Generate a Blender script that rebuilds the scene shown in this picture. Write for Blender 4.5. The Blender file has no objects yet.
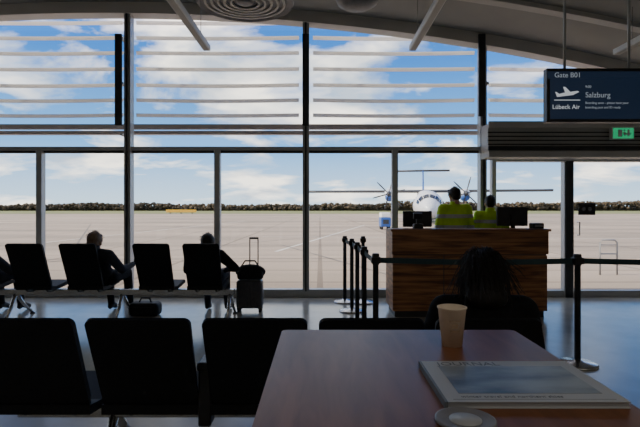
import bpy, bmesh, math, random
from mathutils import Vector, Matrix
random.seed(4)
F=500.0; H=1.35; HY=209.0
def P(px,py,Y): return Vector(((px-320)*Y/F, Y, H-(py-HY)*Y/F))
# ---------------------------------------------------------------- materials
def mat(name,col,rough=0.6,metal=0.0,col2=None,scale=8,stretch=(1,1,1),bump=0.0,spec=0.5,emit=None,estr=0,detail=4,coat=0,lo=.35,hi=.65):
    m=bpy.data.materials.new(name); m.use_nodes=True
    nt=m.node_tree; b=nt.nodes['Principled BSDF']
    b.inputs['Base Color'].default_value=(*col,1); b.inputs['Roughness'].default_value=rough
    b.inputs['Metallic'].default_value=metal; b.inputs['Specular IOR Level'].default_value=spec
    b.inputs['Coat Weight'].default_value=coat
    if emit: 
        b.inputs['Emission Color'].default_value=(*emit,1); b.inputs['Emission Strength'].default_value=estr
    if col2 or bump:
        tc=nt.nodes.new('ShaderNodeTexCoord'); mp=nt.nodes.new('ShaderNodeMapping'); mp.inputs['Scale'].default_value=stretch
        nz=nt.nodes.new('ShaderNodeTexNoise'); nz.inputs['Scale'].default_value=scale; nz.inputs['Detail'].default_value=detail
        nt.links.new(tc.outputs['Object'],mp.inputs[0]); nt.links.new(mp.outputs[0],nz.inputs['Vector'])
        if col2:
            r=nt.nodes.new('ShaderNodeValToRGB'); r.color_ramp.elements[0].position=lo; r.color_ramp.elements[1].position=hi
            r.color_ramp.elements[0].color=(*col,1); r.color_ramp.elements[1].color=(*col2,1)
            nt.links.new(nz.outputs['Fac'],r.inputs[0]); nt.links.new(r.outputs[0],b.inputs['Base Color'])
        if bump:
            bp=nt.nodes.new('ShaderNodeBump'); bp.inputs['Strength'].default_value=bump; bp.inputs['Distance'].default_value=.01
            nt.links.new(nz.outputs['Fac'],bp.inputs['Height']); nt.links.new(bp.outputs[0],b.inputs['Normal'])
    return m
M={}
M['floor']=mat('floor_lino',(.34,.335,.29),.2,col2=(.41,.405,.35),scale=3,bump=.015,spec=.45)
M['ceil']=mat('ceiling_panel',(.3,.3,.28),.7,col2=(.34,.335,.315),scale=1.5)
M['rib']=mat('ceiling_rib',(.55,.53,.49),.6,col2=(.6,.58,.54),scale=2)
M['wall']=mat('wall_plaster',(.55,.54,.5),.8,col2=(.6,.59,.55),scale=4)
M['frame']=mat('alu_frame',(.42,.43,.43),.4,.3,col2=(.46,.47,.47),scale=5)
M['frame_dark']=mat('dark_frame',(.025,.027,.03),.45,col2=(.035,.037,.04),scale=10)
M['slat']=mat('sunshade_slat',(.88,.86,.84),.5,col2=(.92,.9,.88),scale=4)
M['slat2']=mat('sunshade_beam',(.7,.58,.54),.5,col2=(.75,.62,.57),scale=4)
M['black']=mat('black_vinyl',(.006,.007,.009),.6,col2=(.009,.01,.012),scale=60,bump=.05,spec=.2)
M['blackp']=mat('black_plastic',(.01,.01,.012),.4,col2=(.015,.015,.017),scale=30)
M['chrome']=mat('polished_alu',(.5,.5,.5),.25,.9,col2=(.55,.55,.55),scale=20)
M['white']=mat('white_paint',(.8,.8,.78),.4,col2=(.84,.84,.82),scale=10)
M['aw']=mat('aircraft_white',(.6,.63,.68),.35,col2=(.66,.68,.72),scale=1)
M['awing']=mat('aircraft_wing_shaded',(.06,.065,.075),.5,col2=(.08,.085,.095),scale=1)  # wing and stabiliser colour darkened to carry the shade on their undersides
M['ablue']=mat('aircraft_blue',(.03,.1,.35),.35,col2=(.04,.12,.4),scale=1)
M['aglass']=mat('cockpit_glass',(.01,.015,.02),.1,col2=(.02,.02,.03),scale=1)
M['rubber']=mat('rubber',(.02,.02,.02),.8,col2=(.03,.03,.03),scale=5)
M['prop']=mat('prop_grey',(.03,.03,.035),.5,col2=(.045,.045,.05),scale=5)
M['grass']=mat('grass',(.14,.16,.045),.95,col2=(.22,.22,.075),scale=.03)
M['tree']=mat('tree_mass',(.045,.034,.022),.95,col2=(.11,.08,.048),scale=.12,detail=8)
M['yellow']=mat('yellow_sign',(.8,.45,.03),.5,col2=(.85,.5,.04),scale=5)
M['mark']=mat('apron_paint',(.62,.58,.5),.7,col2=(.7,.66,.6),scale=2)
M['tar']=mat('apron_crack_seal',(.14,.12,.1),.8,col2=(.18,.155,.13),scale=2)
M['vest']=mat('hi_vis_fabric',(.5,.8,.02),.7,col2=(.58,.88,.04),scale=15)
M['reflect']=mat('reflective_band',(.45,.47,.48),.35,.2,col2=(.5,.52,.53),scale=20)
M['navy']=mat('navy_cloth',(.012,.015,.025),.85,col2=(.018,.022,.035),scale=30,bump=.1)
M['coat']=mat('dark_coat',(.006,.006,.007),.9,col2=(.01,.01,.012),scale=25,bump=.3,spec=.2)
M['skin']=mat('skin',(.5,.28,.2),.5,col2=(.55,.32,.23),scale=20)
M['hairb']=mat('hair_dark',(.007,.006,.005),.5,col2=(.016,.012,.009),scale=60,stretch=(1,1,.2),bump=.5,spec=.35)
M['hairl']=mat('hair_lightbrown',(.13,.08,.05),.6,col2=(.2,.13,.08),scale=60,stretch=(1,1,.2),bump=.5)
M['lip']=mat('lips',(.4,.12,.1),.5,col2=(.42,.14,.12),scale=20)
M['eyew']=mat('eye_white',(.8,.8,.8),.3,col2=(.82,.82,.82),scale=20)
M['paper']=mat('paper_cup',(.78,.66,.5),.7,col2=(.84,.72,.56),scale=30)
M['cupprint']=mat('cup_print',(.4,.28,.18),.7,col2=(.45,.32,.2),scale=30)
M['coffee']=mat('coffee',(.05,.025,.01),.2,col2=(.07,.03,.015),scale=30)
M['page']=mat('page_white',(.4,.42,.44),.5,col2=(.46,.48,.5),scale=3)
M['photo']=mat('cover_photo',(.07,.1,.13),.35,col2=(.3,.34,.37),scale=9,stretch=(.6,1.6,1),detail=6)
M['ink']=mat('print_ink',(.12,.14,.16),.5,col2=(.16,.18,.2),scale=20)
M['table_edge']=mat('table_edge',(.06,.03,.02),.5,col2=(.08,.04,.03),scale=20)
M['greyp']=mat('grey_plastic',(.2,.2,.21),.5,col2=(.24,.24,.25),scale=20)
M['case']=mat('suitcase_shell',(.05,.05,.055),.4,col2=(.07,.07,.075),scale=20)
M['header']=mat('header_panel',(.5,.49,.46),.5,col2=(.55,.54,.51),scale=3)
M['screen']=mat('display_screen',(.008,.014,.03),.3,col2=(.012,.018,.04),scale=2,emit=(.03,.06,.13),estr=.2)
M['stext']=mat('display_text',(.5,.55,.6),.5,emit=(.7,.8,.9),estr=.25,col2=(.52,.57,.62))
M['blogo']=mat('logo_light',(.5,.55,.6),.5,emit=(.8,.85,.9),estr=.5,col2=(.5,.55,.6))
M['exit']=mat('exit_green',(.02,.3,.12),.4,emit=(.02,.45,.18),estr=.7,col2=(.03,.32,.13))
M['belt']=mat('belt_webbing',(.02,.05,.06),.8,col2=(.03,.065,.075),scale=80)
M['laptop']=mat('screen_glow',(.03,.06,.1),.3,col2=(.05,.08,.12),scale=5)
def wood(name,c1,c2,rough,wscale,axis='Y',dist=3,stretch=(1,1,1),coat=0.0,spec=.5):
    m=bpy.data.materials.new(name); m.use_nodes=True; nt=m.node_tree; b=nt.nodes['Principled BSDF']
    tc=nt.nodes.new('ShaderNodeTexCoord'); mp=nt.nodes.new('ShaderNodeMapping'); mp.inputs['Scale'].default_value=stretch
    w=nt.nodes.new('ShaderNodeTexNoise'); w.inputs['Scale'].default_value=wscale; w.inputs['Detail'].default_value=8; w.inputs['Distortion'].default_value=dist
    r=nt.nodes.new('ShaderNodeValToRGB'); r.color_ramp.elements[0].position=.35; r.color_ramp.elements[1].position=.65
    r.color_ramp.elements[0].color=(*c1,1); r.color_ramp.elements[1].color=(*c2,1)
    nt.links.new(tc.outputs['Object'],mp.inputs[0]); nt.links.new(mp.outputs[0],w.inputs['Vector'])
    nt.links.new(w.outputs['Fac'],r.inputs[0]); nt.links.new(r.outputs[0],b.inputs['Base Color'])
    b.inputs['Roughness'].default_value=rough; b.inputs['Coat Weight'].default_value=coat; b.inputs['Coat Roughness'].default_value=.25
    b.inputs['Specular IOR Level'].default_value=spec
    return m
M['table']=wood('table_walnut',(.17,.065,.026),(.26,.105,.045),.38,5,stretch=(4,.6,1),dist=.6,spec=.35)
M['desk']=wood('desk_zebrano',(.1,.032,.01),(.42,.18,.065),.45,4,stretch=(.5,1,7),dist=.3)
def glassmat():
    m=bpy.data.materials.new('window_glass'); m.use_nodes=True; nt=m.node_tree; nt.nodes.clear()
    o=nt.nodes.new('ShaderNodeOutputMaterial'); t=nt.nodes.new('ShaderNodeBsdfTransparent'); t.inputs[0].default_value=(.97,.985,.98,1)
    g=nt.nodes.new('ShaderNodeBsdfGlossy'); g.inputs['Roughness'].default_value=.02
    x=nt.nodes.new('ShaderNodeMixShader'); x.inputs[0].default_value=.03
    nt.links.new(t.outputs[0],x.inputs[1]); nt.links.new(g.outputs[0],x.inputs[2]); nt.links.new(x.outputs[0],o.inputs[0]); return m
M['glass']=glassmat()
m=M['slat']; nt=m.node_tree; pb=nt.nodes['Principled BSDF']; tr=nt.nodes.new('ShaderNodeBsdfTranslucent'); tr.inputs[0].default_value=(.97,.95,.92,1)
xs_=nt.nodes.new('ShaderNodeMixShader'); xs_.inputs[0].default_value=.6; om=nt.nodes['Material Output']
nt.links.new(pb.outputs[0],xs_.inputs[1]); nt.links.new(tr.outputs[0],xs_.inputs[2]); nt.links.new(xs_.outputs[0],om.inputs[0])
def apronmat():
    m=mat('apron_concrete',(.25,.2,.15),.85,col2=(.48,.38,.285),scale=.11,detail=12,stretch=(.35,1.6,1),lo=.32,hi=.66)
    nt=m.node_tree; b=nt.nodes['Principled BSDF']
    br=nt.nodes.new('ShaderNodeTexBrick'); br.inputs['Scale'].default_value=.13; br.inputs['Mortar Size'].default_value=.008
    br.inputs['Color1'].default_value=(1,1,1,1); br.inputs['Color2'].default_value=(.86,.86,.86,1); br.inputs['Mortar'].default_value=(.55,.53,.5,1); br.offset=0
    tc=nt.nodes.new('ShaderNodeTexCoord'); nt.links.new(tc.outputs['Object'],br.inputs['Vector'])
    mx=nt.nodes.new('ShaderNodeMix'); mx.data_type='RGBA'; mx.blend_type='MULTIPLY'; mx.inputs[0].default_value=1
    src=b.inputs['Base Color'].links[0].from_socket
    nt.links.new(src,mx.inputs[6]); nt.links.new(br.outputs['Color'],mx.inputs[7]); nt.links.new(mx.outputs[2],b.inputs['Base Color'])
    return m
M['apron']=apronmat()
# ---------------------------------------------------------------- builder
class B:
    def __init__(s): s.v=[];s.f=[];s.m=[];s.s=[];s.ml=[]
    def add(s,vs,fs,m,smooth=False,fix=True):
        if fix:
            bm=bmesh.new(); bv=[bm.verts.new(v) for v in vs]
            for f in fs:
                try: bm.faces.new([bv[i] for i in f])
                except ValueError: pass
            bmesh.ops.recalc_face_normals(bm,faces=bm.faces[:]); bm.verts.index_update()
            vs=[v.co.copy() for v in bm.verts]; fs=[[v.index for v in f.verts] for f in bm.faces]; bm.free()
        if m not in s.ml: s.ml.append(m)
        o=len(s.v); s.v+= [Vector(v) for v in vs]
        for f in fs: s.f.append([i+o for i in f]); s.m.append(s.ml.index(m)); s.s.append(smooth)
    def box(s,x0,x1,y0,y1,z0,z1,m,bev=0,rot=None,seg=2):
        bm=bmesh.new(); bmesh.ops.create_cube(bm,size=1)
        bmesh.ops.scale(bm,vec=(abs(x1-x0),abs(y1-y0),abs(z1-z0)),verts=bm.verts)
        if bev: bmesh.ops.bevel(bm,geom=bm.edges[:],offset=bev,segments=seg,affect='EDGES',profile=.5)
        if rot is not None: bmesh.ops.transform(bm,matrix=rot,verts=bm.verts)
        bmesh.ops.translate(bm,vec=((x0+x1)/2,(y0+y1)/2,(z0+z1)/2),verts=bm.verts)
        bm.verts.index_update()
        s.add([v.co.copy() for v in bm.verts],[[v.index for v in f.verts] for f in bm.faces],m,False,False); bm.free()
    def loft(s,rings,m,smooth=True,caps=True):
        n=len(rings[0]); vs=[p for r in rings for p in r]; fs=[]
        for i in range(len(rings)-1):
            for j in range(n): fs.append([i*n+j,i*n+(j+1)%n,(i+1)*n+(j+1)%n,(i+1)*n+j])
        if caps: fs.append(list(range(n))[::-1]); fs.append([(len(rings)-1)*n+j for j in range(n)])
        s.add(vs,fs,m,smooth)
    def tube(s,path,r,m,seg=10,smooth=True):
        path=[Vector(p) for p in path]; rs=r if isinstance(r,(list,tuple)) else [r]*len(path); rings=[]
        for i,p in enumerate(path):
            d=(path[min(i+1,len(path)-1)]-path[max(i-1,0)]).normalized()
            a=Vector((0,0,1)) if abs(d.z)<.9 else Vector((1,0,0)); u=d.cross(a).normalized(); w=d.cross(u)
            rings.append([p+(u*math.cos(t)+w*math.sin(t))*rs[i] for t in [2*math.pi*k/seg for k in range(seg)]])
        s.loft(rings,m,smooth)
    def lathe(s,prof,c,m,seg=28,smooth=True,axis='Z',caps=True):
        rings=[]
        for r,h in prof:
            ring=[]
            for k in range(seg):
                t=2*math.pi*k/seg
                q=Vector((r*math.cos(t),r*math.sin(t),h)) if axis=='Z' else Vector((r*math.cos(t),h,r*math.sin(t)))
                ring.append(Vector(c)+q)
            rings.append(ring)
        s.loft(rings,m,smooth,caps)
    def ball(s,c,r,m,rot=None,seg=20,rn=12):
        if not isinstance(r,(tuple,list)): r=(r,r,r)
        vs=[];fs=[]
        for i in range(1,rn):
            a=math.pi*i/rn
            for j in range(seg):
                t=2*math.pi*j/seg; vs.append(Vector((r[0]*math.sin(a)*math.cos(t),r[1]*math.sin(a)*math.sin(t),r[2]*math.cos(a))))
        for i in range(rn-2):
            for j in range(seg): fs.append([i*seg+j,i*seg+(j+1)%seg,(i+1)*seg+(j+1)%seg,(i+1)*seg+j])
        t=len(vs); vs.append(Vector((0,0,r[2]))); vs.append(Vector((0,0,-r[2])))
        for j in range(seg): fs.append([t,(j+1)%seg,j]); fs.append([t+1,(rn-2)*seg+j,(rn-2)*seg+(j+1)%seg])
        if rot is not None: vs=[rot@v for v in vs]
        s.add([v+Vector(c) for v in vs],fs,m,True)
    def prism(s,pts,O,U,V,N,t,m):
        O,U,V,N=map(Vector,(O,U,V,N)); n=len(pts)
        a=[O+U*p[0]+V*p[1] for p in pts]; b=[q+N*t for q in a]
        s.add(a+b,[list(range(n))[::-1],[n+i for i in range(n)]]+[[i,(i+1)%n,n+(i+1)%n,n+i] for i in range(n)],m)
    def done(s,name,origin=None,parent=None):
        if origin is None:
            mn=[min(v[i] for v in s.v) for i in range(3)]; mx=[max(v[i] for v in s.v) for i in range(3)]
            origin=Vector(((mn[0]+mx[0])/2,(mn[1]+mx[1])/2,mn[2]))
        origin=Vector(origin)
        me=bpy.data.meshes.new(name); me.from_pydata([v-origin for v in s.v],[],s.f)
        for m in s.ml: me.materials.append(M[m])
        me.polygons.foreach_set('material_index',s.m); me.polygons.foreach_set('use_smooth',s.s); me.update()
        o=bpy.data.objects.new(name,me); o.location=origin; bpy.context.collection.objects.link(o)
        if parent: par(o,parent)
        return o
def par(o,e):
    o.parent=e; o.matrix_parent_inverse=Matrix.Translation(e.location).inverted()
def empty(name,loc):
    e=bpy.data.objects.new(name,None); e.empty_display_size=.1; e.location=loc; bpy.context.collection.objects.link(e); return e
def rrect(w0,w1,h,r,n=5):
    pts=[]
    for cx,cy,a0 in ((w0-r,r,-90),(w1-r,h-r,0),(-w1+r,h-r,90),(-w0+r,r,180)):
        for k in range(n+1):
            a=math.radians(a0+90*k/n); pts.append((cx+r*math.cos(a),cy+r*math.sin(a)))
    return pts
# ---------------------------------------------------------------- shell
WY=7.7; k=WY/F
def cz(X): return 4.34-.095*X-.0145*X*X
XL,XR,YB=-8.0,6.6,-4.0
b=B(); b.box(XL,XR,YB,WY+.15,-.1,0,'floor'); b.done('floor',(0,0,-.1))
b=B(); n=24
rings=[]
for i in range(n+1):
    X=XL-.2+(XR-XL+.4)*i/n
    rings.append([Vector((X,YB-.2,cz(X))),Vector((X,WY+.1,cz(X))),Vector((X,WY+.1,cz(X)+.35)),Vector((X,YB-.2,cz(X)+.35))])
b.loft(rings,'ceil',False); b.done('ceiling')
def arc(name,y0,y1,d0,d1,m):
    b=B(); rr=[]
    for i in range(n+1):
        X=XL+(XR-XL)*i/n
        rr.append([Vector((X,y0,cz(X)-d0)),Vector((X,y1,cz(X)-d0)),Vector((X,y1,cz(X)-d1)),Vector((X,y0,cz(X)-d1))])
    b.loft(rr,m,False); return b.done(name)
arc('trim_1',WY-.12,WY+.12,0.0,.17,'rib')
arc('ceiling_beam',6.35,6.5,0,.06,'rib'); arc('ceiling_beam',3.8,3.95,0,.06,'rib')
b=B(); b.box(XL-.2,XL,YB,WY+.1,0,4.4,'wall'); b.done('wall_left')
b=B(); b.box(XR,XR+.2,YB,WY+.1,0,3.2,'wall'); b.done('wall_right')
b=B(); b.box(XL-.2,XR+.2,YB-.2,YB,0,4.6,'wall'); b.done('wall_back')
def mx(px): return (px-320)*k
def zz(py,Y=WY): return H-(py-HY)*Y/F
e=empty('window_1',(0,WY,0))
b=B(); b.box(XL,mx(490),WY-.06,WY+.08,0,.12,'frame',.005)
b.box(XL,mx(487),WY-.05,WY+.05,zz(150.5),zz(147),'frame',.004)
b.box(XL,mx(487),WY+.0,WY+.06,zz(153),zz(150.5),'frame_dark')
b.done('frame_horizontal',parent=e)
majors=[129,306,482]; minors=[41,218,395]
b=B()
for px in majors+[-48]:
    X=mx(px); b.box(X-.05,X+.05,WY-.08,WY+.08,.1,cz(X)-.1,'frame',.006); b.box(X-.012,X+.012,WY-.11,WY-.08,.1,cz(X)-.12,'frame_dark')
for px in minors+[-136]:
    X=mx(px); b.box(X-.04,X+.04,WY-.06,WY+.06,.1,zz(150),'frame',.005); b.box(X-.052,X-.04,WY-.05,WY+.06,.1,zz(150),'white')
b.done('mullions',parent=e)
b=B()
for px,t in ((122,127),(306,127),(479,118)):
    X=mx(px)
    b.box(X-.052,X+.052,WY-.16,WY-.111,zz(t),zz(37),'frame_dark',.01)
    b.box(X-.03,X+.03,WY-.12,WY-.08,zz(t)+.1,zz(t)+.2,'frame_dark')
b.done('window_actuator_rail',parent=e)
b=B(); b.box(XL,mx(487),WY+.01,WY+.02,.1,4.1,'glass'); b.done('pane',parent=e)
e=empty('window_2',(mx(560),WY,2.6))
b=B(); b.box(mx(489),XR,WY+.01,WY+.02,2.62,3.3,'glass'); b.done('pane_upper',parent=e)
e=empty('door_1',(mx(600),WY,0))
b=B()
X=mx(567); b.box(X-.055,X+.055,WY-.08,WY+.06,0,zz(161),'frame_dark',.005); b.box(X-.068,X-.055,WY-.06,WY+.06,0,zz(161),'frame')
b.box(X+.055,X+.075,WY-.06,WY+.06,0,zz(161),'frame')
b.box(mx(491),mx(495),WY-.06,WY+.06,0,zz(161),'white')
b.box(mx(491),XR,WY-.08,WY+.06,zz(162),zz(158.5),'white',.004)
b.box(mx(495),mx(563),WY-.04,WY+.04,0,.1,'frame'); b.box(mx(572),mx(690),WY-.04,WY+.04,0.0,.1,'frame')
b.box(mx(690),mx(697),WY-.06,WY+.06,0,zz(162),'frame_dark')
b.tube([(mx(576),WY-.05,.95),(mx(576),WY-.11,.95),(mx(576),WY-.11,1.15),(mx(576),WY-.05,1.15)],.01,'chrome')
b.done('door_frame',parent=e)
b=B(); b.box(mx(495),mx(690),WY+.0,WY+.012,.05,2.08,'glass'); b.done('door_glass',parent=e)
b=B(); b.box(mx(697),XR,WY-.05,WY+.05,0,2.08,'wall'); b.done('door_side_panel',parent=e)
b=B(); b.box(mx(578),mx(595),WY-.012,WY-.004,zz(215),zz(203),'blackp',.002)
for q in (582,588): b.lathe([(.0,0),(.03,0),(.03,.004),(.0,.004)],(mx(q)+.02,WY-.018,zz(209)),'greyp',16,axis='Y')
b.done('door_notice_sign',parent=e)
e=empty('door_header_box',(mx(560),7.3,2.1)); b=B(); HYY=7.25; kk=HYY/F
def hz(y): return H-(y-HY)*kk
X0=(489-320)*kk
b.box(X0,XR,HYY+.05,WY-.1,hz(157),hz(123),'header',.01)
b.box(X0,XR,HYY,HYY+.05,hz(128),hz(121),'rib',.01)
b.box(X0,XR,HYY+.01,HYY+.05,hz(150),hz(146),'frame_dark',.005)
b.box(X0,XR,HYY,HYY+.05,hz(157),hz(151),'header',.005)
for y in (132,136,140,144): b.box(X0,XR,HYY+.03,HYY+.05,hz(y+.6),hz(y-.6),'frame_dark')
b.box(X0,XR,WY-.12,WY-.02,2.1,2.62,'header')
b.done('casing',parent=e)
# slats outside
e=empty('exterior_sunshade_louvers',(0,8.2,2.4)); SY=8.15; sk=SY/F
b=B()
spans=[(-130,-56),(-40,123),(137,299),(313,474),(489,640),(650,760)]
for y in (8,23,38,53,69,85,100,115):
    for a,c in spans:
        x0=(a-320)*sk; x1=(c-320)*sk; z=H-(y-HY)*sk
        if z>cz((x0+x1)/2)+.15: continue
        rings=[]
        ph=random.uniform(.7,1.4)
        for i in range(9):
            u=i/8; X=x0+(x1-x0)*u; sag=-.014*math.sin(math.pi*u)*ph
            rings.append([Vector((X,SY-.02,z+sag-.038)),Vector((X,SY-.05,z+sag+.018)),Vector((X,SY+.06,z+sag+.036)),Vector((X,SY+.06,z+sag+.022))])
        b.loft(rings,'slat',False)
for y,h in ((127,2.4),(133,1.8)):
    b.box(-9,(478-320)*sk,SY-.05,SY+.05,H-(y+h-HY)*sk,H-(y-h-HY)*sk,'slat2')
b.done('slats',parent=e)
b=B()
for px in (-48,129.5,306,481):
    X=(px-320)*sk; b.box(X-.03,X+.03,SY-.03,SY+.05,2.3,cz(X)+.1,'frame'); 
    for z in (2.5,3.3,4.0): b.box(X-.02,X+.02,WY+.12,SY-.03,z,z+.04,'frame')
b.done('brackets',parent=e)
# ---------------------------------------------------------------- outside
b=B(); b.box(-420,420,WY+.15,150,-.3,-.1,'apron'); b.done('ground_apron',(0,8,-.3))
b=B(); b.box(-600,600,150,460,-.3,-.08,'grass'); b.done('ground_grass',(0,200,-.3))
def stripes(name,lst,w,m):
    b=B()
    for x0,y0,x1,y1 in lst:
        p=Vector((x0,y0,-.095)); q=Vector((x1,y1,-.095)); d=(q-p).normalized(); nn=Vector((-d.y,d.x,0))*w
        b.add([p+nn,p-nn,q-nn,q+nn],[[0,1,2,3]],m)
    b.done(name)
stripes('apron_marking',((-3,26,22,24),(-40,60,60,62),(-30,90,80,96),(-12,20,-9,60),(-1.5,17,4,45)),.06,'mark')
stripes('apron_joint_seal',((-16,14,20,15.5),(-20,20,24,19),(-40,33,40,35),(-9,11,2,30),(-60,48,60,46),(1.5,11,-1.5,20),(-70,75,70,73),(-80,110,90,108),(-8,16,-22,48)),.045,'tar')
b=B(); rt=random.Random(2)
def lowball(c,r):
    bm=bmesh.new(); bmesh.ops.create_icosphere(bm,subdivisions=1,radius=1)
    vs=[Vector((v.co.x*r[0],v.co.y*r[1],v.co.z*r[2]))*rt.uniform(.75,1.25)+Vector(c) for v in bm.verts]; bm.verts.index_update()
    b.add(vs,[[v.index for v in f.verts] for f in bm.faces],'tree',False,False); bm.free()
b.box(-330,330,392,396,-.1,3.6,'tree')
x=-330
while x<330:
    hh=5.0+.7*math.sin(x*.031)+.5*math.sin(x*.13)+(1.5 if 60<x<330 else 0)
    for _ in range(3):
        z=rt.uniform(.1,.95)**.6*hh; w=rt.uniform(.6,1.3)
        lowball((x+rt.uniform(-1,1),388+rt.uniform(-3,4),z),(w*1.2,1.5,w*rt.uniform(.7,1.4)))
    x+=rt.uniform(.35,.8)
b.done('tree_line')
b=B(); Y=149; b.box((166-320)*Y/F,(196-320)*Y/F,Y,Y+.5,.35,1.15,'yellow',.05)
for q in (170,181,192): b.box((q-320)*Y/F-.1,(q-320)*Y/F+.1,Y+.1,Y+.4,-.1,.5,'frame_dark')
b.done('taxiway_sign')
b=B(); Y=11.0; q=lambda px,py:P(px,py,Y)
pl=q(600,240); pr=q(617,240); z0=-.1
b.tube([(pl.x,Y,z0),(pl.x,Y,pl.z-.05),(pl.x+.05,Y,pl.z),(pr.x-.05,Y,pl.z),(pr.x,Y,pl.z-.05),(pr.x,Y,z0)],.02,'greyp')
b.box(pl.x,pr.x,Y-.015,Y+.015,.35,.38,'greyp'); b.box(pl.x,pr.x,Y-.01,Y+.01,.55,.57,'greyp')
b.done('guard_rail')
b=B(); Y=35; X=(386-320)*Y/F
b.box(X-.35,X+.35,Y,Y+1.3,.1,.75,'ablue',.05); b.box(X-.33,X+.33,Y+.05,Y+1.25,.75,1.1,'white',.06)
b.box(X-.2,X+.2,Y-.02,Y,.3,.6,'frame_dark')
for dx in (-.25,.25):
    for dy in (.25,1.05): b.tube([(X+dx-.06,Y+dy,.08),(X+dx+.06,Y+dy,.08)],.18,'rubber',14)
b.done('ground_power_cart')
# aircraft
b=B()
prof=[(0,.06,1.35),(.25,.42,1.4),(.8,.78,1.52),(1.4,1.03,1.64),(2.2,1.27,1.76),(3.2,1.4,1.84),(4.5,1.45,1.86),(17.5,1.45,1.86),(20.5,1.25,2.05),(23.5,.85,2.4),(26,.4,2.75),(27.2,.12,2.9)]
def surf(y,th,off=0):
    for i in range(len(prof)-1):
        if prof[i][0]<=y<=prof[i+1][0]:
            u=(y-prof[i][0])/(prof[i+1][0]-prof[i][0]); r=prof[i][1]*(1-u)+prof[i+1][1]*u; z=prof[i][2]*(1-u)+prof[i+1][2]*u
            return Vector(((r+off)*math.sin(th),y-off*.6,z+(r+off)*math.cos(th)))
b.loft([[Vector((r*math.sin(t),y,z+r*math.cos(t))) for t in [2*math.pi*j/32 for j in range(32)]] for y,r,z in prof],'aw')
for a0,a1,ya,yb in ((2,30,1.15,1.8),(33,58,1.2,1.95),(61,76,1.4,2.1)):
    for sg in (1,-1):
        vs=[];N=4
        for i in range(N+1):
            for j in range(N+1):
                vs.append(surf(ya+(yb-ya)*j/N,sg*math.radians(a0+(a1-a0)*i/N),.02))
        b.add(vs,[[i*(N+1)+j,(i+1)*(N+1)+j,(i+1)*(N+1)+j+1,i*(N+1)+j+1] for i in range(N) for j in range(N)],'aglass')
for i in range(22):
    for sg in (1,-1): b.ball(surf(5+i*.62,sg*math.radians(72)),(.04,.13,.17),'aglass',seg=8,rn=6)
def foil(c,chord,th,ax='x',nn=12):
    pts=[]
    for i in range(nn):
        t=2*math.pi*i/nn; u=.5-.5*math.cos(t); hh=th*math.sin(t)*(1-.5*u)
        pts.append((u*chord,hh))
    return [Vector((c[0],c[1]+p,c[2]+h)) if ax=='x' else Vector((c[0]+h,c[1]+p,c[2])) for p,h in pts]
b.loft([foil((X,9.8+abs(X)*.03+(.4 if abs(X)>12 else 0),3.45+abs(X)*.004),2.4 if abs(X)<5 else 2.4-(abs(X)-5)*.12,.24 if abs(X)<5 else .19) for X in (-13.5,-12.5,-5,0,5,12.5,13.5)],'awing')
b.ball((0,11,3.15),(1.0,2.6,.45),'aw'); b.ball((0,11.2,.75),(1.9,2.6,.55),'aw')
for sg in (1,-1):
    X=4.05*sg
    b.lathe([(.2,7.9),(.45,8.1),(.58,9),(.6,10.5),(.5,12.5),(.15,14)],(X,0,3.1),'aw',20,axis='Y')
    b.lathe([(.28,7.86),(.42,8.0),(.45,9.5),(.2,10.5)],(X,-.05,2.72),'ablue',16,axis='Y')
    b.lathe([(.03,7.1),(.16,7.25),(.26,7.6),(.28,7.9)],(X,0,3.1),'prop',16,axis='Y')
    for i in range(6):
        a=math.radians(60*i+15); d=Vector((math.cos(a),0,math.sin(a))); w=Vector((-math.sin(a),0,math.cos(a)))
        c=Vector((X,7.65,3.1)); rr=[]
        for r,wd in ((.2,.045),(.7,.065),(1.3,.075),(1.8,.04)):
            rr.append([c+d*r+w*wd+Vector((0,.05,0)),c+d*r-w*wd+Vector((0,-.03,0)),c+d*r-w*wd+Vector((0,-.05,0)),c+d*r+w*wd+Vector((0,.03,0))])
        b.loft(rr,'prop',False)
    b.box(1.95*sg-.15,1.95*sg+.15,10.9,11.3,.4,.9,'aw'); 
    for dx in (-.2,.2): b.tube([(2.0*sg+dx-.1,11.1,.4),(2.0*sg+dx+.1,11.1,.4)],.4,'rubber',18)
    b.tube([(.14*sg-.05,2.6,.25),(.14*sg+.05,2.6,.25)],.25,'rubber',16)
b.tube([(0,2.6,.25),(0,2.7,.8)],.07,'frame_dark')
b.loft([foil((0,20.3,3.0),5.6,.2,'z'),foil((0,22.0,3.9),3.9,.17,'z'),foil((0,24.0,6.8),2.2,.13,'z')],'ablue')
b.loft([foil((X,24.2+abs(X)*.15,6.85),2.0-abs(X)*.22,.18) for X in (-3.7,-1,0,1,3.7)],'awing')
o=b.done('turboprop_airplane',(0,0,0)); o.location=(10.1,46,-.1); o.rotation_euler=(0,0,-math.radians(10.2))
# ---------------------------------------------------------------- ceiling fixtures
for i,(X,Y0) in enumerate(((-1.43,2.6),(1.17,2.6),(3.75,3.0))):
    b=B(); z=3.35
    if i==2: z=3.3
    b.box(X-.045,X+.045,Y0,6.33,z,z+.07,'white',.008); b.box(X-.03,X+.03,Y0+.03,6.3,z-.006,z,'rib')
    for y in (Y0+.4,6.0): b.tube([(X,y,z+.07),(X,y,cz(X)-.003)],.004,'chrome',6)
    b.done('linear_pendant_light')
b=B(); X,Y,z=-.945,6.3,3.94; cc_=cz(X)-.01
b.lathe([(.02,.0),(.1,0),(.11,.02),(.57,.02),(.6,-.01),(.62,.03),(.6,.1),(.25,.16),(.25,cc_-z)],(X,Y,z),'greyp',40)
for r in (.16,.24,.32,.4,.48): b.lathe([(r,.0),(r+.03,-.006),(r+.034,.02),(r,.02),(r,.0)],(X,Y,z-.002),'header',40,caps=False)
b.done('ceiling_air_diffuser')
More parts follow.
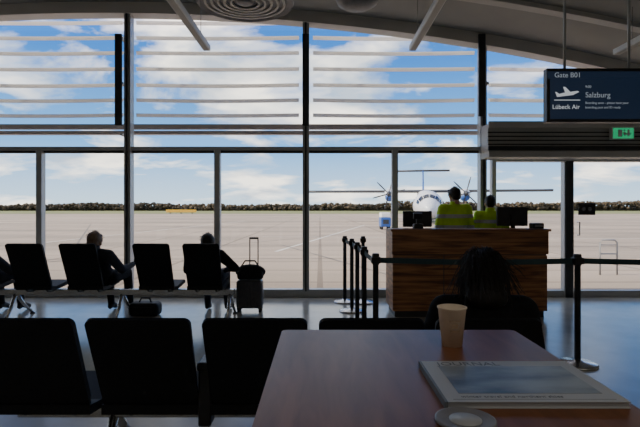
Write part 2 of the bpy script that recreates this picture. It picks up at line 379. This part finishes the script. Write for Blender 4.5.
X=.47; z=3.87; b=B(); b.lathe([(.02,0),(.15,.01),(.25,.07),(.29,.18),(.24,.3),(.05,.36),(.03,cz(X)-z)],(X,6.3,z),'greyp',32); b.done('pendant_speaker')
# ---------------------------------------------------------------- gate display
SYY=5.0; e=empty('gate_information_display',(2.8,SYY,2.22))
tl=P(547,68,SYY); br=P(652,122,SYY)
x0,z1,x1,z0=tl.x,tl.z,br.x,br.z
b=B(); b.box(x0,x1,SYY,SYY+.09,z0,z1,'blackp',.008); b.box(x0+.03,x1-.03,SYY-.003,SYY+.001,z0+.03,z1-.035,'screen')
b.box(x0+.005,x1-.005,SYY-.005,SYY,z1-.105,z1-.035,'screen')
for xx in (x0+.2,x1-.2): b.tube([(xx,SYY+.05,z1-.01),(xx,SYY+.05,cz(xx)-.002)],.014,'frame',10)
b.prism([(0,0),(.16,.02),(.22,.05),(.2,.06),(.13,.05),(.08,.1),(.06,.1),(.08,.045),(.02,.03),(-.01,.05),(-.02,.05)],(x0+.1,SYY-.006,z0+.25),(1,0,0),(0,0,1),(0,1,0),.003,'blogo')
b.box(x0+.07,x0+.33,SYY-.006,SYY-.003,z0+.215,z0+.222,'blogo')
b.done('screen_housing',parent=e)
def text(s,x,z,size,m,y,parent,name):
    cu=bpy.data.curves.new(name,'FONT'); cu.body=s; cu.size=size; cu.extrude=.0008
    o=bpy.data.objects.new(name,cu); o.location=(x,y,z); o.rotation_euler=(math.pi/2,0,0); cu.materials.append(M[m]); bpy.context.collection.objects.link(o); par(o,parent)
text('Gate B01',x0+.07,z1-.095,.07,'stext',SYY-.008,e,'text_gate')
text('Salzburg',x0+.38,z0+.245,.075,'stext',SYY-.006,e,'text_destination')
text('9:00',x0+.38,z0+.34,.035,'stext',SYY-.006,e,'text_time')
text('Boarding soon - please have your',x0+.38,z0+.18,.032,'stext',SYY-.006,e,'text_line_a')
text('boarding pass and ID ready',x0+.38,z0+.135,.032,'stext',SYY-.006,e,'text_line_b')
text('Lübeck Air',x0+.05,z0+.13,.062,'blogo',SYY-.006,e,'text_airline')
e=empty('exit_sign',(4.4,7.2,2.4)); c0=P(611,139.5,7.2); c1=P(633,127.5,7.2)
b=B(); b.box(c0.x,c1.x,7.17,7.25,c0.z,c1.z,'white',.006); b.box(c0.x+.012,c1.x-.012,7.166,7.17,c0.z+.012,c1.z-.012,'exit')
xa=c0.x+.2; zc=(c0.z+c1.z)/2
b.prism([(0,-.05),(.04,0),(.015,0),(.015,.05),(-.015,.05),(-.015,0),(-.04,0)],(xa+.03,7.162,zc),(1,0,0),(0,0,1),(0,1,0),.003,'white')
b.box(xa-.12,xa-.06,7.162,7.165,zc-.05,zc+.05,'white'); b.ball((xa-.02-.01,7.164,zc+.04),(.012,.003,.012),'white',seg=8,rn=6)
b.prism([(0,0),(.03,.02),(.01,.06),(-.02,.05)],(xa-.03,7.162,zc-.04),(1,0,0),(0,0,1),(0,1,0),.003,'white')
b.done('sign_body',parent=e)
# ---------------------------------------------------------------- gate desk
DY=6.2; X0=(393-320)*DY/F; X1=(548-320)*DY/F; zt=P(0,229,DY).z
b=B()
b.box(X0,X1,DY+.02,DY+.06,.08,zt-.33,'desk'); b.box(X0-.01,X1+.01,DY,DY+.06,zt-.315,zt-.03,'desk',.003)
b.box(X0+.01,X1-.01,DY+.03,DY+.06,zt-.34,zt-.3,'frame_dark')
b.box(X0,X0+.04,DY+.05,DY+.66,.08,zt-.03,'desk'); b.box(X1-.04,X1,DY+.05,DY+.66,.08,zt-.03,'desk')
b.box(X0-.03,X1+.03,DY-.03,DY+.3,zt-.03,zt,'desk',.004)
b.box(X0+.04,X1-.04,DY+.06,DY+.66,.74,.78,'greyp',.003)
b.box(X0+.03,X1-.03,DY+.05,DY+.62,0,.08,'frame_dark')
for q in (.33,.66): 
    xx=X0+(X1-X0)*q; b.box(xx-.004,xx+.004,DY+.012,DY+.03,.08,zt-.33,'frame_dark')
b.done('gate_counter_desk')
def monitor(name,px0,px1,py0,py1,Y,m='laptop',tilt=0):
    a=P(px0,py0,Y); c=P(px1,py1,Y); b=B(); X=(a.x+c.x)/2
    b.box(a.x,c.x,Y,Y+.035,c.z,a.z,'blackp',.008); b.box(a.x+.015,c.x-.015,Y+.036,Y+.038,c.z+.015,a.z-.015,m)
    b.box(X-.025,X+.025,Y-.03,Y+.01,.8,a.z-.1,'blackp'); b.box(X-.1,X+.1,Y-.08,Y+.08,.78,.8,'blackp',.005); b.done(name)
monitor('computer_monitor',403,432,211,227,6.62)
monitor('computer_monitor',497,528,207,226,6.62)
b=B(); a=P(417,195,6.42); b.box(a.x-.06,a.x+.06,6.3,6.42,zt,zt+.06,'blackp',.01); b.box(a.x-.02,a.x+.01,6.34,6.37,zt+.05,zt+.16,'blackp'); b.box(a.x-.06,a.x+.05,6.33,6.37,zt+.12,zt+.2,'blackp',.008,Matrix.Rotation(.3,4,'X')); b.done('boarding_pass_scanner')
b=B(); a=P(540,229,6.4); b.box(a.x-.12,a.x+.02,6.32,6.46,zt,zt+.07,'blackp',.01); b.box(a.x-.1,a.x,6.31,6.33,zt+.02,zt+.05,'greyp'); b.done('ticket_printer')
# ---------------------------------------------------------------- stanchions
def stan(X,Y,h=.96):
    b=B(); b.lathe([(.0,.0),(.165,.0),(.165,.012),(.15,.022),(.05,.035),(.028,.05)],(X,Y,0),'chrome',32)
    b.lathe([(.026,.03),(.026,h-.1),(.033,h-.095),(.033,h-.01),(.028,h),(.0,h)],(X,Y,0),'blackp',20)
    b.box(X-.042,X+.042,Y-.042,Y+.042,h-.085,h-.03,'blackp',.006)
    return b.done('queue_stanchion',(X,Y,0))
def belt(p,q,name='queue_belt'):
    b=B(); p=Vector((*p,.9)); q=Vector((*q,.9)); d=(q-p).normalized(); nn=Vector((-d.y,d.x,0))*.003; p=p+d*.04;q=q-d*.04; rr=[]
    for i in range(13):
        u=i/12; c=p+(q-p)*u+Vector((0,0,-.015*math.sin(math.pi*u)))
        rr.append([c+nn+Vector((0,0,.024)),c-nn+Vector((0,0,.024)),c-nn-Vector((0,0,.024)),c+nn-Vector((0,0,.024))])
    b.loft(rr,'belt',False); b.done(name)
S=[(2.23,4.33),(.49,4.4),(.46,5.2),(.44,5.9),(.42,6.6),(.36,7.25)]
for s_ in S: stan(*s_)
for i in range(len(S)-1): belt(S[i],S[i+1])
stan(4.3,4.3); belt(S[0],(4.3,4.3))
stan(.62,7.2); 
# ---------------------------------------------------------------- seating
def seating(xs,yt,ztop,w,legs,lean=.22,seatz=.42,xa=None,xb=None,power=None):
    e=empty('airport_seating_row',((xs[0]+xs[-1])/2,yt+lean+.2,0)); yb=yt+lean
    for X in xs:
        b=B(); V=Vector((0,-lean,ztop-seatz)); hgt=V.length; V.normalize(); N=Vector((0,-V.z,V.y))
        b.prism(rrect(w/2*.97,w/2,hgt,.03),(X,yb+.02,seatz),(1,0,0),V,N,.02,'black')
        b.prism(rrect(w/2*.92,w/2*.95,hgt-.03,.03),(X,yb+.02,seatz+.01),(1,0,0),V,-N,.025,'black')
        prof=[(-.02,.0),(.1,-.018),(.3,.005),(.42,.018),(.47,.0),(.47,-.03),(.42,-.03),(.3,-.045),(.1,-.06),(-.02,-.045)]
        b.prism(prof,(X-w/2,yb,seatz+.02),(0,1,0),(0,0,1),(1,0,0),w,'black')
        for dx in (-.12,.12): b.tube([(X+dx,yb+.25,seatz-.08),(X+dx,yb+.06,seatz-.05),(X+dx,yb+.03,seatz-.02)],.012,'frame_dark',8)
        b.done('chair',parent=e)
    b=B(); xa=xs[0]-w/2 if xa is None else xa; xb=xs[-1]+w/2 if xb is None else xb
    b.box(xa,xb,yb+.17,yb+.25,seatz-.12,seatz-.05,'chrome',.008)
    for X in legs:
        for y1 in (yb-.02,yb+.55):
            b.tube([(X,yb+.2,seatz-.1),(X,(yb+.2)*.55+y1*.45,seatz*.38),(X,y1,.02)],[.026,.02,.015],'chrome',10)
            b.lathe([(.0,0),(.03,0),(.03,.012),(.012,.025)],(X,y1,0),'blackp',12)
    if power is not None:
        b.box(power-.035,power+.035,yb-.04,yb+.25,.6,.64,'blackp',.012); b.box(power-.03,power+.03,yb-.03,yb+.06,.34,.62,'blackp',.01)
    b.done('frame',parent=e)
r1=[-1.295,-.787,-.282,.2225,.728]
seating(r1,2.14,.88,.455,[-1.04,.47],lean=.2,power=-.535)
r2=[-4.1,-3.38,-2.77,-1.93,-1.36]
seating(r2,5.68,.958,.42,[-3.72,-2.42,-1.1],lean=.24,xb=-1.05)
# ---------------------------------------------------------------- people
def remesh(parts,voxel,smooth,classify,mats,name,parent,Mx):
    b=B()
    for p in parts:
        if p[0]=='c':
            _,p0,r0,p1,r1=p[:5]; p0=Vector(p0);p1=Vector(p1)
            b.tube([p0,p1],[r0,r1],'skin',12); b.ball(p0,r0,'skin',seg=12,rn=8); b.ball(p1,r1,'skin',seg=12,rn=8)
        elif p[0]=='e': b.ball(p[1],p[2],'skin',p[3] if len(p)>3 else None)
        elif p[0]=='l':
            rr=[[Vector((c[0]+rx*math.cos(t),c[1]+ry*math.sin(t),c[2])) for t in [2*math.pi*j/20 for j in range(20)]] for c,rx,ry in p[1]]
            b.loft(rr,'skin')
    o=b.done(name+'_tmp',(0,0,0))
    m=o.modifiers.new('r','REMESH'); m.mode='VOXEL'; m.voxel_size=voxel
    s=o.modifiers.new('s','SMOOTH'); s.factor=.5; s.iterations=smooth
    dg=bpy.context.evaluated_depsgraph_get(); me=bpy.data.meshes.new_from_object(o.evaluated_get(dg)); me.name=name
    bpy.data.objects.remove(o)
    me.materials.clear()
    for q in mats: me.materials.append(M[q])
    for f in me.polygons: f.use_smooth=True; f.material_index=classify(f.center) if classify else 0
    me.transform(Mx)
    ob=bpy.data.objects.new(name,me); bpy.context.collection.objects.link(ob); ob.parent=parent
    return ob
def segd(p,a,c):
    ab=c-a; t=max(0,min(1,(p-a).dot(ab)/max(ab.length_squared,1e-9))); return (p-(a+ab*t)).length
def hand(w,d,n,side,curl):
    w=Vector(w); d=Vector(d).normalized(); n=Vector(n); n=(n-d*n.dot(d)).normalized(); s=d.cross(n)*side; out=[]
    for i,(o,L) in enumerate(((.03,.07),(.01,.078),(-.01,.072),(-.03,.056))):
        kn=w+d*.088+s*o; out.append(('c',w+s*o*.6,.014,kn,.011)); p=kn; a=0
        for j,fr in enumerate((.45,.32,.23)):
            a+=curl*(1+.15*i); q=p+(d*math.cos(a)+n*math.sin(a))*L*fr; out.append(('c',p,.0088-.0008*j,q,.008-.0008*j)); p=q
    p=w+d*.025+s*.022; q=p+(d*.6+s*.7+n*.3).normalized()*.042; r=q+(d*.9+s*.1+n*.5).normalized()*.034
    out+= [('c',p,.013,q,.0105),('c',q,.0095,r,.008)]
    return out
def person(name,loc,rot,J,top,legm,hair,hairstyle='short',vest=False,sc=1.0,shw=.19,bulk=1.0,head_pitch=0,head_yaw=0,curl=.5,collar=True):
    e=empty(name,loc); e.rotation_euler=(0,0,rot); e.scale=(sc,)*3
    I=Matrix.Identity(4); V=lambda q:Vector(q)
    pel,wai,che,nek,hd=[V(J[q]) for q in ('pelvis','waist','chest','neck','head')]
    parts=[]; bones=[]
    parts.append(('l',[(pel+Vector((0,0,-.09)),.13*bulk,.1*bulk),(pel,.165*bulk,.12*bulk),(wai,.14*bulk,.105*bulk),((wai+che)/2,.155*bulk,.112*bulk),(che,.175*bulk,.118*bulk),(che+(nek-che)*.55,.165*bulk,.1*bulk),(che+(nek-che)*.85,.1,.075),(nek,.055,.055)]))
    bones+= [(pel,wai,0,.12),(wai,che,0,.12),(che,nek-Vector((0,0,.04)),0,.12)]
    parts.append(('c',nek-Vector((0,0,.03)),.055,hd-Vector((0,0,.06)),.05)); bones.append((nek+Vector((0,0,.045)),hd,2,.05))
    for sd in (1,-1):
        g=lambda q:(V(J[q+('_r' if sd>0 else '_l')]) if q+('_r' if sd>0 else '_l') in J else Vector((V(J[q]).x*sd,V(J[q]).y,V(J[q]).z)))
        sh,el,wr,hp,kn,an,to=[g(q) for q in ('shoulder','elbow','wrist','hip','knee','ankle','toe')]
        parts+= [('c',che+(nek-che)*.6,.07,sh,.07*bulk),('c',sh,.068*bulk,el,.05*bulk),('c',el,.05*bulk,wr,.034*bulk)]
        bones+= [(sh,el,0,.06),(el,wr,0,.045)]
        parts+= [('c',hp,.098*bulk,kn,.066),('c',kn,.064,kn*.55+an*.45,.056),('c',kn*.55+an*.45,.056,an,.042),('c',an,.044,to+Vector((0,0,.0)),.034),('c',an-Vector((0,.03,.03)),.036,an,.04)]
        bones+= [(hp,kn,1,.09),(kn,an+Vector((0,0,.05)),1,.05),(an,to,3,.035)]
        d=(wr-el).normalized()
        nrm=V(J.get('palm',(0,.0,-1)))
        remesh(hand(wr+d*.015,d if 'hdir' not in J else V(J['hdir']),nrm,-sd,curl),.0042,2,None,['skin'],'hand_'+('r' if sd>0 else 'l'),e,I)
    def cl(p):
        bst=min(bones,key=lambda q:segd(p,q[0],q[1])/q[3]); m=bst[2]
        if m==0 and vest:
            if abs(p.z-(wai.z+.03))<.028 or abs(p.z-(che.z+.02))<.025: return 4
        return m
    remesh(parts,.013,6,cl,[top,legm,'skin','rubber','reflect'],'body',e,I)
    R=Matrix.Translation(hd)@Matrix.Rotation(head_yaw,4,'Z')@Matrix.Rotation(head_pitch,4,'X')
    hp_=[('e',(0,-.01,.025),(.076,.094,.09)),('e',(0,.028,-.04),(.056,.058,.07)),('e',(0,.06,-.085),(.026,.022,.022)),('c',(0,.088,.0),.008,(0,.103,-.03),.013),
         ('e',(0,.072,.018),(.05,.016,.012)),('e',(.077,0,-.01),(.01,.02,.032)),('e',(-.077,0,-.01),(.01,.02,.032)),('c',(0,-.01,-.05),.05,(0,-.03,-.1),.052)]
    remesh(hp_,.006,4,None,['skin'],'head',e,R)
    b=B()
    for sd in (1,-1):
        b.ball((sd*.031,.074,-.002),.0125,'eyew',seg=12,rn=8); b.ball((sd*.031,.083,-.002),.006,'blackp',seg=10,rn=6)
        b.box(sd*.031-.018,sd*.031+.018,.083,.09,.018,.024,hair,.002)
    b.ball((0,.085,-.055),(.022,.008,.007),'lip',seg=12,rn=6)
    o=b.done('face_features',(0,0,0)); o.data.transform(R); o.parent=e
    b=B()
    rh=random.Random(len(name))
    if hairstyle=='short':
        hpz=[('e',(0,-.022,.036),(.084,.1,.092)),('e',(0,-.05,-.01),(.072,.06,.07)),('e',(.05,.0,.03),(.034,.06,.055)),('e',(-.05,0,.03),(.034,.06,.055)),('c',(-.03,.06,.095),.02,(.035,.062,.09),.02)]
        remesh(hpz,.006,2,None,[hair],'hair',e,R)
    else:
        hpz=[('e',(0,-.022,.036),(.088,.104,.092)),('e',(0,-.055,-.03),(.092,.07,.1)),('e',(.058,-.03,-.07),(.036,.055,.09)),('e',(-.058,-.03,-.07),(.036,.055,.09)),('e',(0,-.06,-.11),(.1,.055,.07))]
        remesh(hpz,.007,2,None,[hair],'hair',e,R)
    nst=900 if hairstyle!='short' else 160
    cu=bpy.data.curves.new('hair_strands','CURVE'); cu.dimensions='3D'; cu.bevel_depth=.0011 if hairstyle=='short' else .0016; cu.bevel_resolution=0; cu.materials.append(M[hair])
    for i in range(nst):
        th=rh.uniform(0,2*math.pi); ph=rh.uniform(0,1.45)
        if hairstyle=='short':
            if math.sin(th)>.5 and ph>.9: continue
            base=Vector((.084*math.sin(ph)*math.cos(th),-.022+.1*math.sin(ph)*math.sin(th),.036+.092*math.cos(ph)))
            dirn=(base-Vector((0,-.02,.03))).normalized(); L=rh.uniform(.01,.03)
            pts=[base-dirn*.004,base+dirn*L*.6+Vector((0,0,-.004)),base+dirn*L+Vector((rh.uniform(-.01,.01),rh.uniform(-.01,.01),-.012))]
        else:
            if math.sin(th)>.6 and ph>.8: continue
            base=Vector((.088*math.sin(ph)*math.cos(th),-.022+.104*math.sin(ph)*math.sin(th),.036+.092*math.cos(ph)))
            dirn=(base-Vector((0,-.02,.0))).normalized(); pts=[base]
            L=rh.uniform(.06,.24); p=base.copy(); wild=rh.random()**3*.02
            for j in range(5):
                p=p+Vector((dirn.x*(.006+wild)+rh.uniform(-.006,.006),dirn.y*(.006+wild)+rh.uniform(-.006,.006),-L/5+(.02+wild if j==0 else 0))); 
                q=Vector((p.x/.098,(p.y+.035)/.11,(p.z)/.2))
                if q.length<1: f=1/max(q.length,.3); p=Vector((p.x*f,(p.y+.035)*f-.035,p.z))
                pts.append(p.copy())
        sp_=cu.splines.new('POLY'); sp_.points.add(len(pts)-1)
        for q,pt in zip(sp_.points,pts): q.co=(*(R@pt),1); 
    ho=bpy.data.objects.new('hair_strands',cu); bpy.context.collection.objects.link(ho); ho.parent=e
    if collar:
        b=B(); c=nek
        rr=[]
        for z,rx,ry in ((-.03,.085,.08),(.02,.068,.068),(.05,.066,.07),(.05,.058,.06),(.0,.055,.055)):
            rr.append([Vector((c.x+rx*math.cos(t),c.y+ry*math.sin(t),c.z+z)) for t in [2*math.pi*j/24 for j in range(24)]])
        b.loft(rr,top,True,False); o=b.done('collar',(0,0,0)); o.parent=e
    return e
slouch=dict(pelvis=(0,.22,.525),waist=(0,.14,.64),chest=(0,.05,.76),neck=(0,-.01,.87),head=(0,.03,.955),shoulder=(.18,.01,.8),elbow=(.25,.14,.61),wrist=(.13,.36,.6),hip=(.09,.24,.51),knee=(.12,.64,.52),ankle=(.13,.72,.09),toe=(.14,.88,.035))
J=dict(slouch); J.update(elbow_r=(.3,.1,.62),wrist_r=(.33,.34,.66),palm=(-.3,0,.6))
B2=5.92
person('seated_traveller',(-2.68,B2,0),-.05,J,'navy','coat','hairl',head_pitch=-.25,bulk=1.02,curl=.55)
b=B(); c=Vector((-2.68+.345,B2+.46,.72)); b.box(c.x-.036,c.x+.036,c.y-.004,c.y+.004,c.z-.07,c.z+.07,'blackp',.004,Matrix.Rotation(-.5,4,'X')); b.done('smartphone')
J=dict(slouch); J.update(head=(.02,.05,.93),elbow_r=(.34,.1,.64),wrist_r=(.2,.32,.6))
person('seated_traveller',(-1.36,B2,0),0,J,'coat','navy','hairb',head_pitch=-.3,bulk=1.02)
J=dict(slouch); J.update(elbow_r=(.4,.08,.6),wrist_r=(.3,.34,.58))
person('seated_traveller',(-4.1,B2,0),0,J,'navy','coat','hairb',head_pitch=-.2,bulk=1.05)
up=dict(pelvis=(0,.14,.525),waist=(0,.09,.66),chest=(0,.05,.8),neck=(0,.05,.945),head=(0,.08,1.035),shoulder=(.185,.05,.87),elbow=(.27,.12,.64),wrist=(.1,.36,.62),hip=(.09,.17,.51),knee=(.12,.58,.52),ankle=(.13,.62,.09),toe=(.14,.78,.035))
person('seated_woman',(.785,2.36,0),-.05,up,'coat','navy','hairb','long',head_pitch=-.35,bulk=1.18,sc=.985)
st=dict(pelvis=(0,0,.93),waist=(0,.0,1.08),chest=(0,.01,1.25),neck=(0,.01,1.43),head=(0,.03,1.56),shoulder=(.18,0,1.37),elbow=(.25,.02,1.1),wrist=(.14,.22,1.02),hip=(.09,0,.88),knee=(.1,.02,.48),ankle=(.11,0,.09),toe=(.13,.15,.035))
person('gate_agent',((455-320)*7.12/F,7.12,0),.15,st,'vest','navy','hairb',vest=True,bulk=1.15,head_pitch=-.2,head_yaw=.2,sc=.985)
J=dict(st); J.update(head=(0,.06,1.54))
person('gate_agent',((489-320)*7.15/F+.02,7.15,0),-.3,J,'vest','navy','hairb',vest=True,bulk=1.0,head_pitch=-.3,sc=.925)
# ---------------------------------------------------------------- luggage
b=B(); X=(250-320)*6.6/F; Y=6.6
b.box(X-.17,X+.17,Y-.1,Y+.1,.05,.42,'case',.035,seg=3)
for i in range(7): b.box(X-.13+i*.043-.006,X-.13+i*.043+.006,Y-.108,Y+.108,.09,.38,'case',.004)
for dx in (-.14,.14):
    for dy in (-.07,.07): b.tube([(X+dx-.015,Y+dy,.028),(X+dx+.015,Y+dy,.028)],.028,'rubber',14); b.box(X+dx-.02,X+dx+.02,Y+dy-.015,Y+dy+.015,.03,.07,'blackp')
for dx in (-.055,.055): b.tube([(X+dx+.04,Y+.09,.4),(X+dx+.04,Y+.09,.96)],.008,'blackp',8)
b.tube([(X-.02,Y+.09,.96),(X+.1,Y+.09,.96)],.014,'blackp',10)
b.done('rolling_suitcase')
b=B(); b.ball((X+.01,Y-.02,.525),(.2,.09,.1),'black'); b.box(X-.16,X+.18,Y-.11,Y+.05,.425,.55,'black',.04,seg=3)
b.tube([(X-.12,Y-.03,.58),(X-.06,Y-.03,.67),(X+.07,Y-.03,.67),(X+.13,Y-.03,.58)],.01,'black'); b.done('shoulder_bag')
b=B(); X=(144-320)*6.3/F; Y=6.35
b.box(X-.19,X+.19,Y-.11,Y+.11,0,.17,'black',.05,seg=3); b.box(X-.12,X+.12,Y-.125,Y-.1,.03,.12,'black',.01); b.tube([(X-.08,Y,.16),(X-.05,Y,.22),(X+.05,Y,.22),(X+.08,Y,.16)],.01,'black'); b.done('duffel_bag')
# ---------------------------------------------------------------- table and things
TZ=.95
b=B(); pts=rrect(.3825,.3825,.79,.02); 
b.prism(pts,(.2575,.865,TZ-.028),(1,0,0),(0,1,0),(0,0,1),.02,'table_edge')
b.prism(pts,(.2575,.865,TZ-.008),(1,0,0),(0,1,0),(0,0,1),.008,'table')
b.lathe([(.0,0),(.26,0),(.26,.012),(.05,.03),(.035,.06),(.035,TZ-.06),(.1,TZ-.05),(.1,TZ-.028)],(.2575,1.26,0),'frame_dark',32)
b.done('bistro_table',(.2575,1.26,0))
b=B(); X,Y=.388,1.47
b.lathe([(.0,.004),(.027,.004),(.0275,.0),(.029,.0),(.0405,.108),(.043,.110),(.043,.113),(.0405,.114),(.0385,.112),(.0365,.09),(.0,.09)],(X,Y,TZ),'paper',40)
b.lathe([(.0,.0),(.037,.0),(.037,.002),(.0,.002)],(X,Y,TZ+.091),'coffee',32)
for (a0,a1,h0,h1) in ((-115,-65,.045,.05),(-115,-65,.075,.079),(-105,-75,.055,.07)):
    vs=[];N=8
    for i in range(N+1):
        a=math.radians(a0+(a1-a0)*i/N)
        for h in (h0,h1): r=.029+(.0115)*h/.108+.0004; vs.append(Vector((X+r*math.cos(a),Y+r*math.sin(a),TZ+h)))
    b.add(vs,[[2*i,2*i+2,2*i+3,2*i+1] for i in range(N)],'cupprint',True)
b.done('paper_coffee_cup')
e=empty('magazine',(.436,1.13,TZ)); b=B(); z=TZ
b.box(.252,.622,1.0,1.268,z,z+.003,'page',.001); 
for i in range(5): b.box(.254+.0008*i,.62-.0005*(i%3),1.002+.0006*(i%2),1.266,z+.003+i*.002,z+.0048+i*.002,'page')
b.box(.25,.622,.999,1.268,z+.013,z+.0145,'page',.0007)
b.box(.29,.59,1.045,1.225,z+.0145,z+.0150,'photo')
b.box(.27,.6,1.012,1.0135,z+.0145,z+.0148,'ink')
b.box(.25,.256,.999,1.268,z,z+.0148,'ink')
b.done('pages',parent=e)
def flat(s,x,y,size,m,name):
    cu=bpy.data.curves.new(name,'FONT'); cu.body=s; cu.size=size; cu.extrude=.0002
    o=bpy.data.objects.new(name,cu); o.location=(x,y,TZ+.0148); cu.materials.append(M[m]); bpy.context.collection.objects.link(o); par(o,e)
flat('JOURNAL',.29,1.232,.036,'ink','masthead'); flat('winter travel and northern skies',.29,1.022,.016,'ink','caption')
b=B(); b.lathe([(.0,.0),(.05,.0),(.056,.004),(.056,.008),(.052,.009),(.044,.006),(.0,.006)],(.272,.935,TZ),'greyp',40); b.lathe([(.0,.006),(.03,.006),(.03,.0075),(.0,.0075)],(.272,.935,TZ),'page',32); b.done('drink_coaster')
# ---------------------------------------------------------------- lights
w=bpy.data.worlds.new('sky'); bpy.context.scene.world=w; w.use_nodes=True; nt=w.node_tree; nt.nodes.clear(); N=nt.nodes.new; L=nt.links.new
out=N('ShaderNodeOutputWorld'); bg=N('ShaderNodeBackground'); tc=N('ShaderNodeTexCoord'); sx=N('ShaderNodeSeparateXYZ'); L(tc.outputs['Generated'],sx.inputs[0])
def math_(op,a,bb):
    m=N('ShaderNodeMath'); m.operation=op
    for i,v in enumerate((a,bb)):
        if isinstance(v,(int,float)): m.inputs[i].default_value=v
        else: L(v,m.inputs[i])
    return m.outputs[0]
z=math_('MAXIMUM',sx.outputs[2],0.0); zp=math_('ADD',z,.2)
cx=math_('DIVIDE',sx.outputs[0],zp); cy=math_('DIVIDE',sx.outputs[1],zp)
cb=N('ShaderNodeCombineXYZ'); L(cx,cb.inputs[0]); L(cy,cb.inputs[1]); cb.inputs[2].default_value=3.7
nz=N('ShaderNodeTexNoise'); nz.inputs['Scale'].default_value=1.5; nz.inputs['Detail'].default_value=10; nz.inputs['Roughness'].default_value=.55; nz.inputs['Distortion'].default_value=.3; L(cb.outputs[0],nz.inputs['Vector'])
cr=N('ShaderNodeValToRGB'); cr.color_ramp.elements[0].position=.48; cr.color_ramp.elements[1].position=.6; L(nz.outputs['Fac'],cr.inputs[0])
nz2=N('ShaderNodeTexNoise'); nz2.inputs['Scale'].default_value=2.2; nz2.inputs['Detail'].default_value=6; L(cb.outputs[0],nz2.inputs['Vector'])
cc=N('ShaderNodeValToRGB'); cc.color_ramp.elements[0].position=.38; cc.color_ramp.elements[1].position=.58; cc.color_ramp.elements[0].color=(.5,.58,.7,1); cc.color_ramp.elements[1].color=(1.5,1.38,1.22,1); L(nz2.outputs['Fac'],cc.inputs[0])
sg=N('ShaderNodeValToRGB'); el=sg.color_ramp.elements; el[0].position=0; el[0].color=(.6,.76,.9,1); el[1].position=.5; el[1].color=(.01,.09,.42,1)
e2=el.new(.12); e2.color=(.15,.41,.8,1); e3=el.new(.28); e3.color=(.03,.19,.6,1); L(z,sg.inputs[0])
mx_=N('ShaderNodeMix'); mx_.data_type='RGBA'; L(cr.outputs[0],mx_.inputs[0]); L(sg.outputs[0],mx_.inputs[6]); L(cc.outputs[0],mx_.inputs[7])
L(mx_.outputs[2],bg.inputs[0]); bg.inputs[1].default_value=2.1; L(bg.outputs[0],out.inputs[0])
sl=bpy.data.lights.new('sun','SUN'); sl.energy=8; sl.angle=.01; sl.color=(1,.86,.68); so=bpy.data.objects.new('sun',sl); bpy.context.collection.objects.link(so)
so.rotation_euler=Vector((.8,.12,-.58)).to_track_quat('-Z','Y').to_euler(); so.location=(-20,0,20)
for i,(lx,ly) in enumerate(((-4,-1),(2.5,-1))):  # added fill behind the camera to lift the dim hall, no fixtures modelled
    al=bpy.data.lights.new('interior_fill','AREA'); al.energy=32; al.shape='RECTANGLE'; al.size=4; al.size_y=3; al.color=(1,.9,.78); ao=bpy.data.objects.new('interior_fill',al); bpy.context.collection.objects.link(ao); ao.location=(lx,ly,3.6)
cd=bpy.data.cameras.new('camera'); cd.sensor_width=36; cd.lens=F/640*36; cd.shift_y=(HY-213.5)/640; cd.clip_end=2000; cd.clip_start=.05
co=bpy.data.objects.new('camera',cd); co.location=(0,0,H); co.rotation_euler=(math.pi/2,0,0); bpy.context.collection.objects.link(co); bpy.context.scene.camera=co
